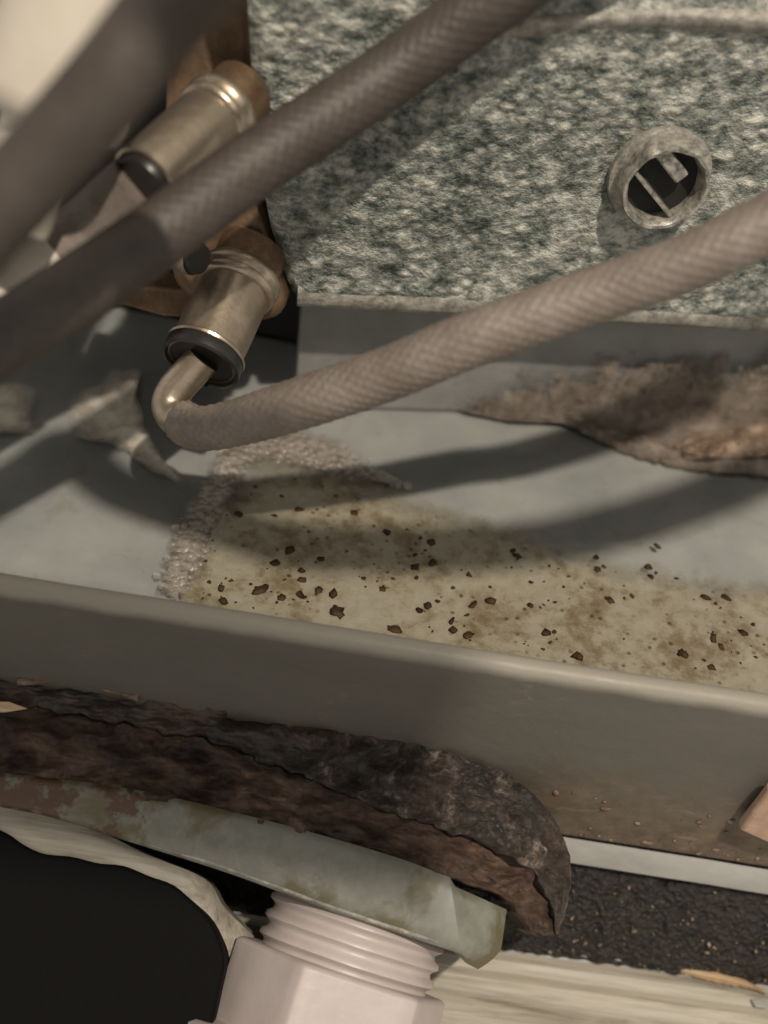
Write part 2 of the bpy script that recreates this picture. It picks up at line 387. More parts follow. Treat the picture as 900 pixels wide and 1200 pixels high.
# water sheet
mb = MB()
mb.grid([[Vector((XA + (XB - XA) * i / 40, y, 0.02)) for i in range(41)] for y in [YL + .275 + j * 0.5 for j in range(21)]])
mb.build("water", M["water"], None, (0, 9, 0), label="thin sheet of clear water lying in the grey pan", cat="water", kind="structure")

# ================================================================ rear panel below the zinc housing
JA, JB = Z(345, 475, 0), Z(900, 490, 0)
T = (JB - JA).normalized(); NW = T.cross(Vector((0, 0, 1))).normalized()       # along the wall / out of the wall
NW = NW if NW.y < 0 else -NW
def wall(s, z, out=0.0): return JA + T * s + NW * out + Vector((0, 0, z))
mb = MB(); mb.prism([wall(0, -.05), wall(12, -.05), wall(12, 2.6), wall(0, 2.6)], -NW * 0.25)
mb.build("rear_panel", M["panel"], None, wall(0, -.05), bevel=0.03, label="dull grey upright panel under the crusted zinc housing", cat="panel")
# dark cavity behind the fittings
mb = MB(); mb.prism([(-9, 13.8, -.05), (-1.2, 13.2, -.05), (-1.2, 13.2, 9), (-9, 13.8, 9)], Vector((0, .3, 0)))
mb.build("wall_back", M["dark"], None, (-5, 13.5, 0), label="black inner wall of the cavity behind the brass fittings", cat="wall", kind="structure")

# ================================================================ zinc housing
OUT = 0.6
def bx(x, y, out=OUT): return PL(x, y, JA + NW * out, NW)
def sz(p): q = p - JA; return q.dot(T), p.z
house = empty("zinc_housing", wall(0, 2.1, OUT), "mottled crusted zinc housing with pressed bead and a hollow hex screw", "housing")
edge = [sz(bx(*q)) for q in [(345, 352), (333, 325), (318, 275), (305, 210), (297, 120), (290, 0), (284, -90)]]
bl, br = sz(bx(345, 355)), sz(bx(900, 385))
def zbot(s): return bl[1] + (br[1] - bl[1]) * (s - bl[0]) / (br[0] - bl[0])
def sleft(z):
    for (s0, z0), (s1, z1) in zip(edge, edge[1:]):
        if z <= z1: return s0 + (s1 - s0) * (z - z0) / (z1 - z0)
    return edge[-1][0]
ZT = 7.2; SR = 9.0; rows = []; NI, NJ = 300, 190
bead = [sz(bx(*q)) for q in [(560, 42), (640, 24), (760, 14), (900, 20)]]
for j in range(NJ + 1):
    row = []
    for i in range(NI + 1):
        v = j / NJ; u = i / NI
        z0 = 2.1 + v * (ZT - 2.1); s = sleft(z0) + u * (SR - sleft(z0))
        z = zbot(s) + v * (ZT - zbot(s))
        n = noise.fractal(Vector((s * 5.2, z * 5.2, 0)), 1.0, 2.0, 4)
        rim = min(1, v * 12)                                       # smoother towards the fold
        d = 0.022 * n * (0.35 + 0.65 * rim) + 0.05 * noise.noise(Vector((s * .5, z * .5, 3)))
        if s > bead[0][0] - .4:
            zb = poly_at(bead, s) ; fade = min(1, max(0, (s - bead[0][0] + .4) / .8)); d += 0.06 * fade * math.exp(-((z - zb) / 0.16) ** 2)
        d -= 0.10 * max(0, 1 - v * 28) ** 2 + 0.10 * max(0, 1 - u * 45) ** 2
        d += 0.03 * math.exp(-((v - 0.045) / 0.02) ** 2)
        row.append(wall(s, z, OUT + d))
    rows.append(row)
mb = MB(); mb.grid(rows)
# returned edges so that the housing is a solid box
for line in (rows[0], [r[0] for r in rows], rows[-1], [r[-1] for r in rows]):
    mb.grid([line, [p - NW * 0.45 for p in line]])
mb.grid([[p - NW * 0.45 for p in rows[0][::20]], [p - NW * 0.45 for p in rows[-1][::20]]])
mb.build("face_plate", M["zinc"], house, angle=70)
# rolled bottom hem, paler
hem = []
for i in range(141):
    s = bl[0] + .03 + (SR - bl[0]) * i / 140; zz = zbot(s); k = 0.012 * noise.noise(Vector((s * 3, 0, 1)))
    hem.append([wall(s, zz + dz, OUT + o + k) for o, dz in ((-0.03, .30), (0.015, .22), (.045, .13), (.05, .04), (.02, -.03), (-.35, -.03), (-.35, .05))])
mb = MB(); mb.grid(hem, True); mb.f += [tuple(range(7)), tuple(140 * 7 + k for k in range(7))]
mb.build("bottom_hem", M["zinc_edge"], house, angle=70)
bp_ = resample([(556, 46), (600, 34), (690, 24), (790, 20), (900, 26), (1050, 40)], 120); rows = []
for i, p in enumerate(bp_):
    k = .02 * noise.noise(Vector((i * .25, 0, 2))); w = 13 * min(1, .25 + i / 18)
    rows.append([bx(p.x, p.y + e * w, OUT + o + k * (abs(e) < 1.2)) for e, o in ((-1.5, -.05), (-1, .04), (-.4, .12), (.2, .14), (.8, .09), (1.5, -.05))])
mb = MB(); mb.grid(rows); mb.build("pressed_bead", M["zinc_edge"], house, angle=80)
# hollow hex screw (turns out of the housing: a thing of its own)
sc_c = bx(772, 206, OUT + .02)
screw = empty("hex_screw", sc_c, "hollow slotted hex screw with black recess set in zinc housing", "screw")
mb = MB(); mb.lathe(sc_c, NW, [(-.25, .56), (.03, .60), (.06, .59), (.08, .54), (.07, .42)], 48, ref=T, cap=False); mb.build("washer", M["zinc_edge"], screw)
prof = [(.03, .54), (.22, .535), (.29, .52), (.325, .49), (.32, .455), (.28, .43), (.06, .41)]
mb = MB(); rows = []
for d, r in prof:
    row = []
    for k in range(96):
        an = 2 * math.pi * k / 96; q = (an % (math.pi / 3)) - math.pi / 6
        hexr = min(1.0, .90 / math.cos(q)) if r > .5 else 1.0
        rr = r * hexr + .018 * noise.noise(Vector((math.cos(an) * 4, math.sin(an) * 4, d * 6)))
        row.append(sc_c + NW * d + (T * math.cos(an) + Vector((0, 0, 1)) * math.sin(an)) * rr)
    rows.append(row)
mb.grid(rows, True); mb.build("hex_rim", M["screw"], screw, angle=35)
mb = MB(); mb.lathe(sc_c, NW, [(-.1, .45), (.10, .45)], 40); mb.build("recess", M["dark"], screw)
up_ = Vector((0, 0, 1))
def fc(a, b, o): return sc_c + T * a + up_ * b + NW * o
sl = Vector((.74, -.67)); sn = Vector((.67, .74))
def bar(c0, half, wid, o0, o1):
    ps = [(c0[0] + sl.x * half * e + sn.x * wid * f, c0[1] + sl.y * half * e + sn.y * wid * f) for e, f in ((-1, -1), (1, -1), (1, 1), (-1, 1))]
    m = MB(); m.prism([fc(a, b, o0) for a, b in ps], NW * (o1 - o0)); return m
bar((-.10, -.11), .38, .022, .09, .25).build("slot_wall", M["screw"], screw, bevel=.01)
bar((.0, .27), .24, .085, .09, .27).build("slot_block", M["screw"], screw, bevel=.03)

# mud bank at the foot of the rear panel
top = resample([(530, 432), (600, 424), (680, 408), (760, 398), (900, 392), (1010, 392)], 110)
bot = resample([(530, 470), (590, 472), (640, 486), (700, 515), (760, 538), (830, 552), (900, 558), (1010, 575)], 110)
rows = []
for k in range(26):
    v = k / 25; row = []
    for i in range(110):
        a = PL(top[i].x, top[i].y, JA + NW * .02, NW); b = Z(bot[i].x, bot[i].y, 0.02)
        fade = min(1, i / 18)
        corner = Vector((a.x, a.y, .02)) + NW * 0.25 * fade
        p = a.lerp(corner, min(1, v * 2)) if v < .5 else corner.lerp(b, (v - .5) * 2)
        nn = noise.fractal(Vector((i * .12, v * 5, 1)), 1, 2, 4)
        lump = math.sin(math.pi * v) * 0.05 + 0.16 * math.exp(-((v - .90) / .07) ** 2)
        hgt = fade * (lump * (1 + 0.6 * nn) + 0.05 * nn * math.sin(math.pi * min(1, v * 1.02)))
        p = p + (NW * (1 - v) + up_ * (0.3 + 0.7 * v)) * max(-0.0, hgt) * 1.0
        if k == 25: p.z = -0.02
        p += T * 0.04 * noise.noise(Vector((i * .4, v * 9, 4)))
        p += NW * 0.05 * noise.noise(Vector((i * .5, v * 3, 9))) * (v > .6)
        row.append(p)
    rows.append(row)
mb = MB(); mb.grid(rows); mb.edge = [min(1, .15 + (k / 25) * 1.5) * min(1, .3 + i / 30) for k in range(26) for i in range(110)]
mb.build("mud_bank", M["mud"], None, wall(5, 0), angle=80, label="brown mud and lime crust banked along the foot of the rear panel", cat="mud", kind="stuff")
ta = resample([(792, 522), (815, 508), (850, 503), (900, 492), (1010, 478)], 90); tb = resample([(792, 528), (805, 538), (850, 540), (900, 536), (1010, 540)], 90); rows = []
for k in range(26):
    v = k / 25; row = []
    for i in range(90):
        p = ta[i].lerp(tb[i], v); n = noise.fractal(Vector((p.x * .035, p.y * .07, 4)), 1, 2.1, 6)
        hh = math.sin(math.pi * v) ** .6 * min(1, i / 8) * (.13 + .16 * n)
        row.append(Z(p.x, p.y, .14 + hh - (.12 if k in (0, 25) else 0)))
    rows.append(row)
mb = MB(); mb.grid(rows)
mb.build("tan_sludge", M["tan"], None, Z(880, 520, .1), angle=80, label="tan orange sludge heaped on the brown mud bank", cat="sludge", kind="stuff")

# ================================================================ floating scum, foam, flakes
sc_edge = resample([(212, 706), (232, 650), (250, 590), (275, 545), (300, 520), (350, 522), (420, 545), (520, 580), (620, 612), (700, 640), (780, 655), (860, 668), (930, 668), (1050, 690)], 130)
low = resample([(225, 712), (300, 722), (450, 745), (600, 770), (750, 793), (900, 818), (1050, 842)], 130)
rows = []
for k in range(24):
    v = (k / 23); row = []
    for i in range(130):
        a = Z(sc_edge[i].x, sc_edge[i].y, .03); b = Z(low[i].x, low[i].y, .03); b.y = max(b.y, YL + .275)
        p = a.lerp(b, v); e = (1 - v) ** 6
        p += Vector((noise.noise(Vector((i * .3, 1, 7))), noise.noise(Vector((i * .35, 5, 2))), 0)) * 0.10 * e
        p.z = .028 + (0.022 + 0.012 * noise.noise(p * 3)) * (k > 0)
        row.append(p)
    rows.append(row)
mb = MB(); mb.grid(rows); mb.edge = [min(1, (k / 23) * 2.6 + (.45 if i < 18 else 0)) for k in range(24) for i in range(130)]
mb.build("scum_layer", M["scum"], None, Z(550, 690, 0), label="cream and ochre scum layer floating on the pan water", cat="scum", kind="stuff")
def patch(name, pts, label, mat="film", z=.03):
    P = resample(pts + [pts[0]], 70)[:-1]; c = Z(sum(p.x for p in P) / 69, sum(p.y for p in P) / 69, z)
    ring = [Z(p.x, p.y, z) for p in P]
    ring = [q + Vector((noise.noise(q * 4), noise.noise(q * 4 + Vector((9, 9, 9))), 0)) * .05 for q in ring]
    mb = MB(); rows = [ring] + [[q.lerp(c, t) + Vector((0, 0, .02 + .012 * noise.noise(q.lerp(c, t) * 4))) for q in ring] for t in (.06, .2, .4, .6, .8, .95)]
    mb.grid(rows, True); mb.edge = [e for e in (.1, .3, .6, .8, 1, 1, 1) for _ in range(69)]; n = len(mb.v); mb.f.append(tuple(range(n - 69, n)))
    return mb.build(name, M[mat], None, c, label=label, cat="soap film", kind="stuff")
patch("soap_film", [(80, 512), (74, 475), (100, 448), (145, 424), (165, 428), (158, 455), (172, 490), (185, 530), (222, 572), (185, 560), (140, 530), (105, 520)], "cream soap film on the water beside the lowest connector")
patch("soap_film", [(-60, 440), (10, 445), (46, 455), (42, 490), (34, 512), (-60, 505)], "pale soap film on the water under the dark braided hose")
# foam: bubbles along the scum edge
mb = MB()
fpath = [(188, 702), (205, 668), (225, 620), (243, 580), (262, 545), (285, 522), (330, 518), (380, 532), (430, 552), (470, 566)]
fw_ = [16, 22, 20, 16, 17, 18, 20, 18, 12, 6]
fp = resample(fpath, 400)
for i in range(900):
    j = random.randrange(400); w = fw_[min(9, int(j / 400 * 10))]
    x = fp[j].x + random.gauss(0, w * .5) + 6; y = fp[j].y + random.gauss(0, w * .4) + 3
    mb.blob(Z(x, y, .05), random.choice([.010, .014, .018, .022, .03, .045]), 2, 0, .7)
mb.build("foam_bubbles", M["foam"], None, Z(260, 560, 0), angle=180, label="line of small white foam bubbles along the edge of the scum", cat="foam", kind="stuff")
ring = []; fq = resample(fpath, 120)
for i, p in enumerate(fq):
    w = 1.5 * fw_[min(9, int(i / 120 * 10))]; t = fq[min(119, i + 1)] - fq[max(0, i - 1)]; t.normalize(); q = Vector((-t.y, t.x, 0))
    ring.append([Z(p.x + q.x * w * e + 6, p.y + q.y * w * e + 4, .03 + .035 * (1 - e * e) + .012 * noise.noise(Vector((i * .6, e * 4, 3)))) for e in [-1 + k / 6 for k in range(13)]])
mb = MB(); mb.grid(ring); mb.edge = [min(1, 1.15 - abs(-1 + k / 6)) * min(1, .2 + i / 10, .1 + (119 - i) / 25) for i in range(120) for k in range(13)]
mb.build("froth", M["froth"], None, Z(270, 600, 0), label="greyish froth under the foam bubbles where clear water meets scum", cat="froth", kind="stuff")
# small loose specks
mb = MB()
for i in range(260):
    x = random.uniform(235, 980); u = random.random() ** .7
    ya = poly_at([(235, 600), (300, 560), (620, 625), (900, 690), (980, 700)], x); yb = 700 + (x - 215) * .155
    y = ya + (yb - ya) * u
    if noise.noise(Vector((x * .012, y * .02, 3))) < -.12: continue
    mb.blob(Z(x, y, .055), random.choice([.012, .015, .018, .022, .03, .045, .06]), 1, .9, .15)
mb.build("rust_specks", M["speck"], None, Z(560, 690, 0), angle=180, label="scatter of tiny brown rust specks on the scum", cat="specks", kind="stuff")
for x, y, r in [(305, 691, .085), (462, 737, .075), (549, 744, .06), (801, 766, .07), (715, 703, .055), (376, 655, .05), (350, 597, .05), (395, 717, .09), (415, 601, .05), (448, 690, .05), (330, 700, .05), (700, 667, .05), (770, 640, .05)]:
    mb = MB(); c = Z(x, y, .06); mb.blob(c, r * .9, 2, .9, .3)
    mb.build("rust_flake", M["speck"], None, c, angle=180, label="dark brown rust flake lying on the scum, larger than its neighbours", cat="flake", group="rust flakes on the scum")

# ================================================================ brass manifold and connectors
man = empty("brass_manifold", D(290, 380, 13.2), "tarnished brown brass manifold block standing beside the zinc housing", "manifold")
mb = MB()
o = [D(x, y, w) for x, y, w in [(200, -60, 12.0), (292, -60, 12.0), (300, 120, 12.4), (306, 235, 12.8), (326, 290, 13.1), (337, 350, 13.4), (330, 374, 13.5), (285, 385, 13.5), (235, 372, 13.4), (200, 330, 13.2), (190, 150, 12.5)]]
mb.prism(o, Vector((0, 1.0, 0))); mb.build("manifold_body", M["brass"], man, bevel=.12, seg=4)
mb = MB(); mb.prism([D(x, y, 14.0) for x, y in [(120, 330), (300, 350), (290, 378), (190, 372), (120, 352)]], Vector((0, .4, 0)))
mb.build("foot_plate", M["brass"], man, bevel=.05)
def connector(p0, p1, r, label, dark_end=True, inlet=None):
    """ribbed nickel sleeve from p0 (in the manifold) to its open end p1"""
    ax = p1 - p0; L = ax.length
    c = empty("hose_connector", p0, label, "connector", "nickel hose connectors on the manifold")
    m = MB(); m.lathe(p0, ax, [(-.35, r * .98), (-.02, r * .98)], 48); m.build("boss", M["brass"], c)
    m = MB(); m.lathe(p0, ax, [(-.02, r * .95), (.0, r * 1.10), (.03, r * 1.15), (.09, r * 1.16), (.13, r * 1.10), (.15, r * 1.06), (.17, r * 1.12), (.21, r * 1.13), (.25, r * 1.08), (.27, r)], 48)
    m.build("ring", M["nickel"], c)
    m = MB(); m.lathe(p0, ax, [(.25, r * .97), (.30, r), (L * .6, r), (L * .86, r * .99), (L * .94, r), (L, r * .98), (L + .01, r * .9), (L - .12, r * .86), (L - .12, .05)], 48)
    m.build("sleeve", M["nickel"], c)
    if dark_end:
        m = MB(); m.lathe(p0, ax, [(L - .1, r * .84), (L + .05, r * .84), (L + .09, r * .78), (L + .09, .1)], 40); m.build("dark_mouth", M["blackp"], c)  # black disc stands for the shade inside the open sleeve
    return c
connector(D(262, 128, 11.5), D(170, 212, 10.75), .36, "dull nickel hose connector partly hidden by the dark braided hose crossing it")
cend = D(236, 424, 12.45)
c2 = connector(D(284, 322, 13.0), cend, .42, "dull nickel hose connector gripping the light braided hose by a black collar", dark_end=False)
mb = MB(); ax = cend - D(284, 322, 13.0); L_ = ax.length
mb.lathe(D(284, 322, 13.0), ax, [(L_ - .16, .43), (L_ - .10, .455), (L_ - .02, .46), (L_ + .03, .455), (L_ + .05, .42), (L_ - .02, .38), (L_ - .04, .1)], 48); mb.build("black_collar", M["blackp"], c2)
mb = MB(); mb.lathe(D(284, 322, 13.0), ax, [(L_ - .17, .44), (L_ - .14, .468), (L_ - .11, .46)], 48, cap=False); mb.build("collar_rim", M["nickel"], c2)
connector(D(178, 282, 12.6), D(228, 302, 12.3), .21, "small nickel stub with open dark end between the two hose connectors")
# short sleeve of another hose lower left
fer = empty("hose_ferrule", D(70, 300, 11.3), "pale nickel ferrule on the beige tube under the dark braided hose", "ferrule")
mb = MB(); p0, p1 = D(62, 302, 11.2), D(-40, 372, 10.9); ax = p1 - p0
mb.lathe(p0, ax, [(0, .28), (.02, .36), (.08, .38), (.14, .36), (.17, .37), (.22, .38), (.27, .36), (ax.length, .36)], 40); mb.build("ferrule_body", M["cream"], fer)
mb = MB(); mb.tube(spline([D(166, 216, 10.85), D(140, 238, 11.0), D(105, 270, 11.2), D(55, 307, 11.2)]), .33, 32)
mb.build("beige_tube", M["braid"], None, D(110, 265, 11.3), label="short beige tube between the upper connector and the pale ferrule", cat="tube")

# ================================================================ braided hoses
def braid(amp, k=44.0, m=14):
    def f(s, a):
        return amp * (abs(math.sin(k * s * .5 + m * a * .5)) * abs(math.sin(k * s * .5 - m * a * .5)) * 2 - .6)
    return f
R = .27
def hose(name, pts, mat, label, r=R, amp=.0045, step=.02, seg=84):
    m = MB(); S = spline(pts, step); m.tube(S, r, seg, braid(amp))
    return m.build(name, M[mat], None, S[0], angle=180, label=label, cat="hose", group="braided hoses over the pan")
cw = [(205, 503, 12.5), (270, 497, 12.15), (345, 475, 11.55), (450, 440, 11.15), (560, 395, 10.75), (700, 345, 10.6), (800, 310, 10.35), (900, 262, 10.1), (1060, 175, 9.7), (1250, 60, 9.2)]
hc = empty("braided_hose", D(205, 480, 12.6), "light beige braided hose bending sharply out of the black collar", "hose", "braided hoses over the pan")
mb = MB(); S = spline([D(212, 492, 12.52), D(230, 502, 12.40)] + [D(*q) for q in cw[1:]], .018)
mb.tube(S, lambda t: .24 + .03 * min(1, t * 6), 84, braid(.007)); mb.build("braid", M["braid"], hc, angle=180)
mb = MB(); mb.tube(spline([D(238, 420, 12.5), D(222, 438, 12.55), D(206, 456, 12.6), D(199, 474, 12.6), D(206, 489, 12.55), D(226, 499, 12.42), D(240, 502, 12.34)], .03), lambda t: .20 + .012 * t, 40)
mb.build("elbow_sleeve", M["nickel"], hc)
hose("braided_hose", [D(-260, 570, 9.3), D(-130, 488, 9.5), D(0, 398, 9.7), D(150, 300, 10.0), D(300, 192, 10.5), D(450, 92, 10.85), D(590, -8, 10.6), D(760, -130, 10.05), D(960, -280, 9.4)], "dbraid", "dark brown braided hose crossing in front of both nickel connectors", r=.305)
def proj(p):
    v = p - EYE; w = v.dot(FW); return 450 + FPX * v.dot(RT) / w, 600 - FPX * v.dot(UP) / w
def over(x, y, lim=-120):
    """the point above floor point (x, y), on its line to the lamp, where a hose leaves the view"""
    s = Z(x, y, 0); u = .02
    while u < .6:
        p = s + (LAMP - s) * u
        if proj(p)[1] < lim: break
        u += .004
    return p
hose("braided_hose", [D(-190, 450, 7.9), D(-70, 318, 7.8), D(35, 205, 7.6), D(128, 98, 7.4), D(212, -5, 7.1), over(130, 565), over(210, 597), over(330, 638), over(450, 645), over(600, 640), over(740, 610), over(880, 560), over(1050, 480)],
     "dbraid", "thick dark braided hose in front of the cream plastic housing", r=.285)
# cream plastic housing behind the upper hose
ch = empty("plastic_housing", D(60, 150, 9.5), "cream plastic cylinder housing behind the thick dark braided hose", "housing")
p0, p1 = D(132, -80, 9.4), D(52, 150, 9.8); mb = MB(); ax = p1 - p0
mb.lathe(p0, ax, [(-1.5, .68), (ax.length - .25, .68), (ax.length - .1, .64), (ax.length, .5), (ax.length + .05, .1)], 56); mb.build("barrel", M["cream"], ch)
mb = MB(); mb.lathe(p0, ax, [(ax.length - .05, .38), (ax.length + .9, .34), (ax.length + .95, .2)], 40); mb.build("nozzle", M["cream"], ch)

mb = MB(); mb.tube(spline([D(60, -140, 10.6), D(22, -20, 10.5), D(-8, 90, 10.4), D(-22, 200, 10.3), D(-60, 330, 10.2)]), .24, 32)  # black tube added to fill in the dark gap left of the housing
mb.build("dark_gap_tube", M["blackp"], None, D(-8, 90, 10.4), label="black tube added for the dark gap beside the cream plastic housing", cat="hose")

# ================================================================ fitting below the lip: gasket, nut, threaded plug
AX = Vector((0, -math.cos(math.radians(26)), -math.sin(math.radians(26))))
NN = Vector((0, -math.sin(math.radians(26)), math.cos(math.radians(26))))
Q0 = Vector((0, YL, -1.0))
def PN(x, y, h=0.0): return PL(x, y, Q0 + NN * h, NN)
n_ = 170
bk = resample([(-160, 772), (0, 797), (150, 812), (300, 833), (450, 862), (560, 893), (618, 924), (650, 962), (668, 1005), (667, 1050), (655, 1094)], n_)
dv = resample([(-160, 800), (0, 826), (150, 848), (300, 888), (420, 938), (520, 972), (590, 1000), (628, 1028), (645, 1056), (650, 1078), (650, 1094)], n_)
fr = resample([(-160, 880), (0, 908), (150, 932), (300, 966), (450, 1008), (560, 1040), (596, 1056), (606, 1068), (614, 1080), (622, 1090), (632, 1098)], n_)
def ragged(P, amp, sd): return [Vector((p.x + amp * .5 * noise.noise(Vector((i * .5, sd, 1))), p.y + amp * noise.fractal(Vector((i * .14, sd, 0)), 1, 2, 4), 0)) for i, p in enumerate(P)]
dv = ragged(dv, 11, 3); fr = ragged(fr, 6, 5); bk = ragged(bk, 4, 9)
def layer(A, B, hA, hB, bulge, rough, nv=16, down=.9, seed=0):
    rows = []
    for k in range(nv + 1):
        v = k / nv; row = []
        for i in range(n_):
            p2 = A[i].lerp(B[i], v); end = max(0, (i / n_ - .68) / .32)
            h = hA + (hB - hA) * v + bulge * math.sin(math.pi * v) - .5 * end ** 1.6 * (1 - .3 * v)
            h += rough * noise.fractal(Vector((p2.x * .022, p2.y * .04, seed)), 1, 2, 5)
            if k in (0, nv): h -= .03
            row.append(PN(p2.x, p2.y, h))
        rows.append(row)
    loop = rows[0] + [r[-1] for r in rows[1:-1]] + rows[-1][::-1] + [r[0] for r in rows[-2:0:-1]]
    m = MB(); m.grid(rows); m.grid([loop, [p - NN * down for p in loop]], True); m.f.append(tuple(range(len(m.v) - len(loop), len(m.v))))
    return m
gas = empty("sealing_gasket", PN(300, 900, -1), "rotted black and rust brown gasket squeezed under the pan lip", "gasket")
layer(bk, dv, .0, .03, .04, .20, nv=34, seed=1).build("rubber_ring", M["rubber"], gas, angle=70)
layer(dv, fr, -.02, .06, .02, .22, nv=40, seed=8).build("rust_ring", M["rust"], gas, angle=70)
# mud strip and splinter along the top of the gasket
mb = MB(); ms = resample([(20, 800), (70, 798), (120, 806), (162, 818)], 30)
mb.grid([[PN(p.x, p.y + dy, h + .02 * noise.noise(Vector((i * .5, dy, 0)))) for dy, h in ((-7, .0), (-4, .10), (2, .12), (7 - 4 * abs(i / 15 - 1), .05), (8 - 4 * abs(i / 15 - 1), -.02))] for i, p in enumerate(ms)])
mb.build("mud_crumb", M["tan"], None, PN(90, 805, 0), angle=80, label="long tan mud crumb lying between pan lip and gasket", cat="mud", kind="stuff")
mb = MB(); mb.prism([PN(x, y, .12) for x, y in [(-30, 822), (10, 822), (32, 830), (8, 834), (-30, 836)]], -NN * .06)
mb.build("wood_splinter", M["splinter"], None, PN(0, 828, .1), bevel=.01, label="pale wood splinter stuck on the rusty gasket", cat="splinter")
# hex nut
nut = empty("hex_nut", PN(330, 1000, -1.2), "large flat grey hex nut with olive stains below the rusty gasket", "nut")
nb = [(-170, 885), (0, 905), (150, 924), (300, 958), (450, 1000), (527, 1028)]
nf = [(-170, 912), (0, 945), (60, 958), (150, 986), (270, 1024), (400, 1072), (541, 1118)]
A_ = resample(nb, 60); B_ = resample(nf, 60); rows = []
for k in range(25):
    v = k / 24; rows.append([PN(*(A_[i].lerp(B_[i], v).xy), .16 + .015 * noise.noise(Vector((i * .2, v * 2, 0))) - .08 * (2 * v - 1) ** 6) for i in range(60)])
# right flat falls away from the corner
for r, (e0, e1) in zip(rows, [((527 + 14 * k / 24), (1036 + 82 * k / 24)) for k in range(25)]):
    v = (e1 - 1036) / 82
    for t in [.1, .2, .3, .4, .5, .6, .7, .78, .86, .92, .97, 1.0]:
        rb = Vector((594, 1066)).lerp(Vector((584, 1136)), v); rb.x -= 34 * max(0, v - .6) ** 2 / .16 * (1 - .3 * v); r.append(PN(e0 + (rb.x - e0) * t, e1 + (rb.y - e1) * t - 0, .16 - .08 * (2 * v - 1) ** 6 - .38 * t ** 1.2 - .35 * max(0, t - .75)))
mb = MB(); mb.grid(rows); loop = rows[0] + [r[-1] for r in rows[1:-1]] + rows[-1][::-1] + [r[0] for r in rows[-2:0:-1]]
mb.grid([loop, [p - NN * 1.1 for p in loop]], True); mb.f.append(tuple(range(len(mb.v) - len(loop), len(mb.v))))
mb.build("nut_body", M["nut"], nut, angle=22)
mb = MB(); mb.tube([PN(p.x, p.y - 4, .10) for p in resample([(130, 980), (270, 1022), (400, 1070), (536, 1115)], 50)], lambda t: .032 * min(1, 4 * t, 8 * (1 - t)) + .002, 14)
mb.build("worn_edge", M["zinc_edge"], nut)
# threaded plug
pa, pb = PN(420, 1075, -1.02), PN(384, 1195, -1.02); PA = (pb - pa).normalized()
plug = empty("threaded_plug", pa - Vector((0, 0, 2)), "pinkish white plastic threaded plug with hex body below the nut", "plug")
prof = [(-.5, .92)]; t = -.45; R0 = 1.07
pitch = .20; tl = .56
while t < tl:
    prof += [(t, R0 - .075), (t + .045, R0 - .06), (t + .085, R0), (t + .135, R0 + .005), (t + .175, R0 - .055)]; t += pitch
prof += [(tl + .05, R0 - .1), (tl + .1, .9)]
mb = MB(); mb.lathe(pa, PA, prof, 96); mb.build("thread", M["pvc"], plug, angle=60)
ref = NN + Vector((.30, 0, 0))
mb = MB(); mb.lathe(pa, PA, [(tl + .02, 1.0), (tl + .03, 1.28), (tl + .07, 1.33), (tl + .95, 1.33), (tl + 1.0, 1.2)], 96, ref=Matrix.Rotation(math.radians(20), 3, PA) @ NN, poly=6)
mb.build("hex_body", M["pvc"], plug, angle=25, bevel=.02)
mb = MB(); mb.lathe(pa, PA, [(tl + .93, 1.2), (tl + .95, 1.60), (tl + 1.0, 1.66), (tl + 2.6, 1.66), (tl + 2.65, 1.5)], 96); mb.build("collar", M["pvc"], plug, angle=40)
mb = MB(); cu = resample([(-190, 880), (0, 940), (90, 962), (170, 1000), (240, 1030), (262, 1062), (300, 1100)], 60); cl = resample([(-190, 960), (0, 1010), (60, 1030), (150, 1050), (230, 1100), (270, 1150), (290, 1170)], 60)  # wood strip added above the rail, raised clear of the boot's shade
rows = [[PN(*cu[i].lerp(cl[i], v).xy, -.42 - .9 * max(0, i / 60 - .78) / .22 + .10 * math.sin(math.pi * v) + .03 * noise.fractal(Vector((i * .15, v * 3, 0)), 1, 2, 4)) for i in range(60)] for v in [k / 10 for k in range(11)]]
mb.grid(rows); loop = rows[0] + [r[-1] for r in rows[1:-1]] + rows[-1][::-1] + [r[0] for r in rows[-2:0:-1]]
mb.grid([loop, [p - NN * .5 for p in loop]], True); mb.f.append(tuple(range(len(mb.v) - len(loop), len(mb.v))))
mb.build("raised_wood_strip", M["wood"], None, PN(60, 1010, -.9), angle=60, label="cream wood strip added between the black rubber boot and the hex nut", cat="caulk")
# black rubber boot lower left
ob = [(-200, 905), (-60, 945), (0, 972), (28, 992), (70, 1003), (135, 1014), (190, 1032), (232, 1062), (256, 1100), (263, 1130), (255, 1170), (246, 1215), (235, 1300), (-200, 1300)]
P = resample(ob[:-2], 70); P = [Vector((p.x, p.y + 1.5 * math.sin(i * .9) * (i > 18), 0)) for i, p in enumerate(P)] + [Vector((235, 1300, 0)), Vector((-200, 1300, 0))]
mb = MB(); mb.prism([PN(p.x, p.y, -.25) for p in P], -NN * 1.5)
mb.build("rubber_boot", M["blackrub"], None, PN(60, 1150, -1.7), bevel=.18, seg=5, angle=60, label="black rubber boot lying on the pale wood beside the threaded plug", cat="boot")

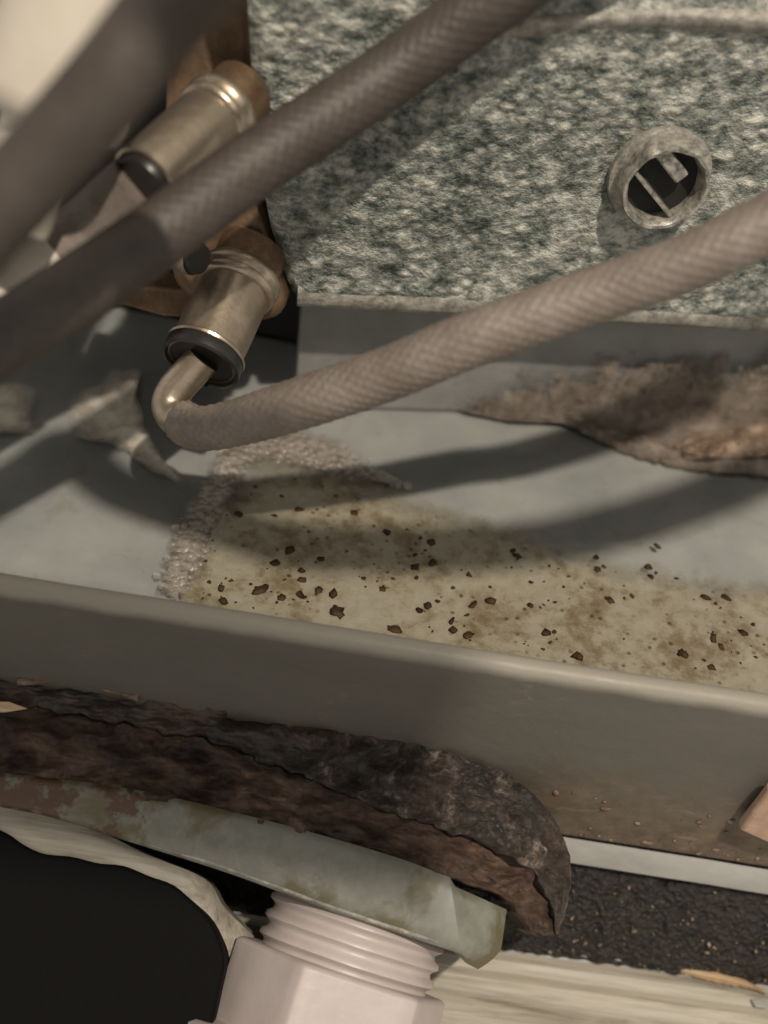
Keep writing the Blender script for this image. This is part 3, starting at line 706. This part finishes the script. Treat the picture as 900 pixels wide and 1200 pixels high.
# ================================================================ black foam strip and wooden frame
WZ = -4.15
frame = empty("wooden_frame", (0, 5.5, WZ - .8), "pale moulded wooden frame rail under the pan", "frame")
yb = Z(760, 1142, WZ).y
prof = [(0, -.02), (-.16, .03), (-.30, -.01), (-.35, -.14), (-.42, -.15), (-.60, -.10), (-.68, -.22), (-.95, -.20), (-1.02, -.34), (-1.6, -.30), (-5, -.34), (-5, -.8), (0, -.8)]
mb = MB(); rows = []
for i in range(141):
    x = XA + (XB - XA) * i / 140
    rows.append([Vector((x, yb + .02 * (x - 1) + y + .02 * noise.noise(Vector((x * .8, y, 1))), WZ + z + .02 * noise.noise(Vector((x * .5, y * 2, 6))))) for y, z in prof])
mb.grid(rows, True); mb.f += [tuple(range(13)), tuple(140 * 13 + k for k in range(13))]; mb.build("rail", M["wood"], frame, angle=30)
mb = MB(); sp = resample([(768, 1128), (820, 1140), (870, 1152), (900, 1165)], 40); rows = []
for i, p in enumerate(sp):
    w = 7 * math.sin(math.pi * min(.97, (i + 1) / 41)) + 1.5 * noise.noise(Vector((i * .8, 0, 0)))
    rows.append([Z(p.x, p.y + k * w, WZ + .05 + h) for k, h in ((-1, .03), (-.4, .09), (.3, .10), (1, .03))])
mb.grid(rows); mb.build("torn_splinter", M["splinter"], frame, angle=50)
mb = MB()
for x, y, l, w in [(690, 1119, 34, 3), (735, 1124, 26, 3), (655, 1110, 16, 2), (893, 1176, 12, 5)]:
    mb.prism([Z(x + a * l, y + a * l * .16 + b * w + random.uniform(-1, 1), WZ + .08) for a, b in ((-1, -.4), (-.4, -1), (.5, -.9), (1, 0), (.4, 1), (-.6, .8))], Vector((0, 0, -.05)))
mb.build("paint_chips", M["pale"], frame, bevel=.01)
rows = []
for j in range(45):
    v = j / 44; row = []
    for i in range(260):
        x = -3 + 14 * i / 259
        b = Vector((x, YL + .02, -2.75)).lerp(Vector((x, yb + .02 * (x - 1) - .02, WZ + .03)), v)
        d = .07 * noise.fractal(Vector((x * 5, v * 7, 2)), 1, 2, 4) + .10 * math.sin(math.pi * v)
        row.append(b + Vector((0, -.8, .6)) * d)
    rows.append(row)
mb = MB(); mb.grid(rows); mb.grid([rows[0], [p + Vector((0, .5, 0)) for p in rows[0]], [p + Vector((0, .5, 0)) for p in rows[-1]], rows[-1]])
mb.build("foam_strip", M["bfoam"], None, (4, 7, -3.5), angle=80, label="rough black foam strip between the pan lip and the wooden frame", cat="seal strip")
mb = MB()
for k in range(120):
    x = random.uniform(1.5, 6.5); v = random.random() ** .8
    b = Vector((x, YL + .02, -2.75)).lerp(Vector((x, yb + .02 * (x - 1) - .02, WZ + .03)), v)
    mb.blob(b + Vector((0, -.8, .6)) * (.13 * math.sin(math.pi * v) + .02), random.choice([.010, .012, .016, .022, .03]), 1, .9, .5)
mb.build("pale_crumbs", M["tan"], None, (4, 7, -3.4), angle=180, label="tiny tan crumbs sprinkled over the black foam strip", cat="crumbs", kind="stuff")
mb = MB()
for k in range(70):
    x = random.uniform(1.6, 5.5); z = -2.4 + 1.1 * random.random() ** 2.2
    mb.blob(Vector((x, YL - .005, z)), random.choice([.010, .014, .02, .03, .045]), 1, .9, .35, up=Vector((0, -1, 0)))
mb.build("dried_grit", M["tan"], None, (3.5, YL, -2.2), angle=180, label="dried tan grit stuck low on the outer face of the pan lip", cat="grit", kind="stuff")
# beige tab at the outer face of the lip
mb = MB(); q = Vector((0, YL - .22, 0)); nf_ = Vector((0, -1, 0))
mb.prism([PL(x, y, q, nf_) for x, y in [(866, 974), (902, 928), (990, 945), (985, 1010), (902, 990)]], Vector((0, .16, 0)))
mb.build("plastic_tab", M["pink"], None, PL(930, 960, q, nf_), bevel=.05, seg=3, label="pinkish beige plastic tab in front of the grey lip", cat="tab")
# invented bar above the field of view, added to shade the left half of the lip
def up_to(p, z): return p + (LAMP - p) * ((z - p.z) / (LAMP.z - p.z))
BZ = 15.0
c1 = up_to(PL(568, 768, Vector((0, YL, 0)), Vector((0, 1, 0))), BZ); c2_ = up_to(Z(60, 668, 0), BZ); c3 = up_to(PN(520, 1075, .1), BZ)
mb = MB(); mb.prism([c1, Vector((-14, c2_.y + .1, BZ)), Vector((-14, c3.y, BZ)), c3], Vector((0, 0, .25)))
mb.build("added_shade_bar", M["lip"], None, (-5, c1.y, BZ), bevel=.03, label="flat unseen bar added to shade the left half of the pan lip", cat="shade bar")
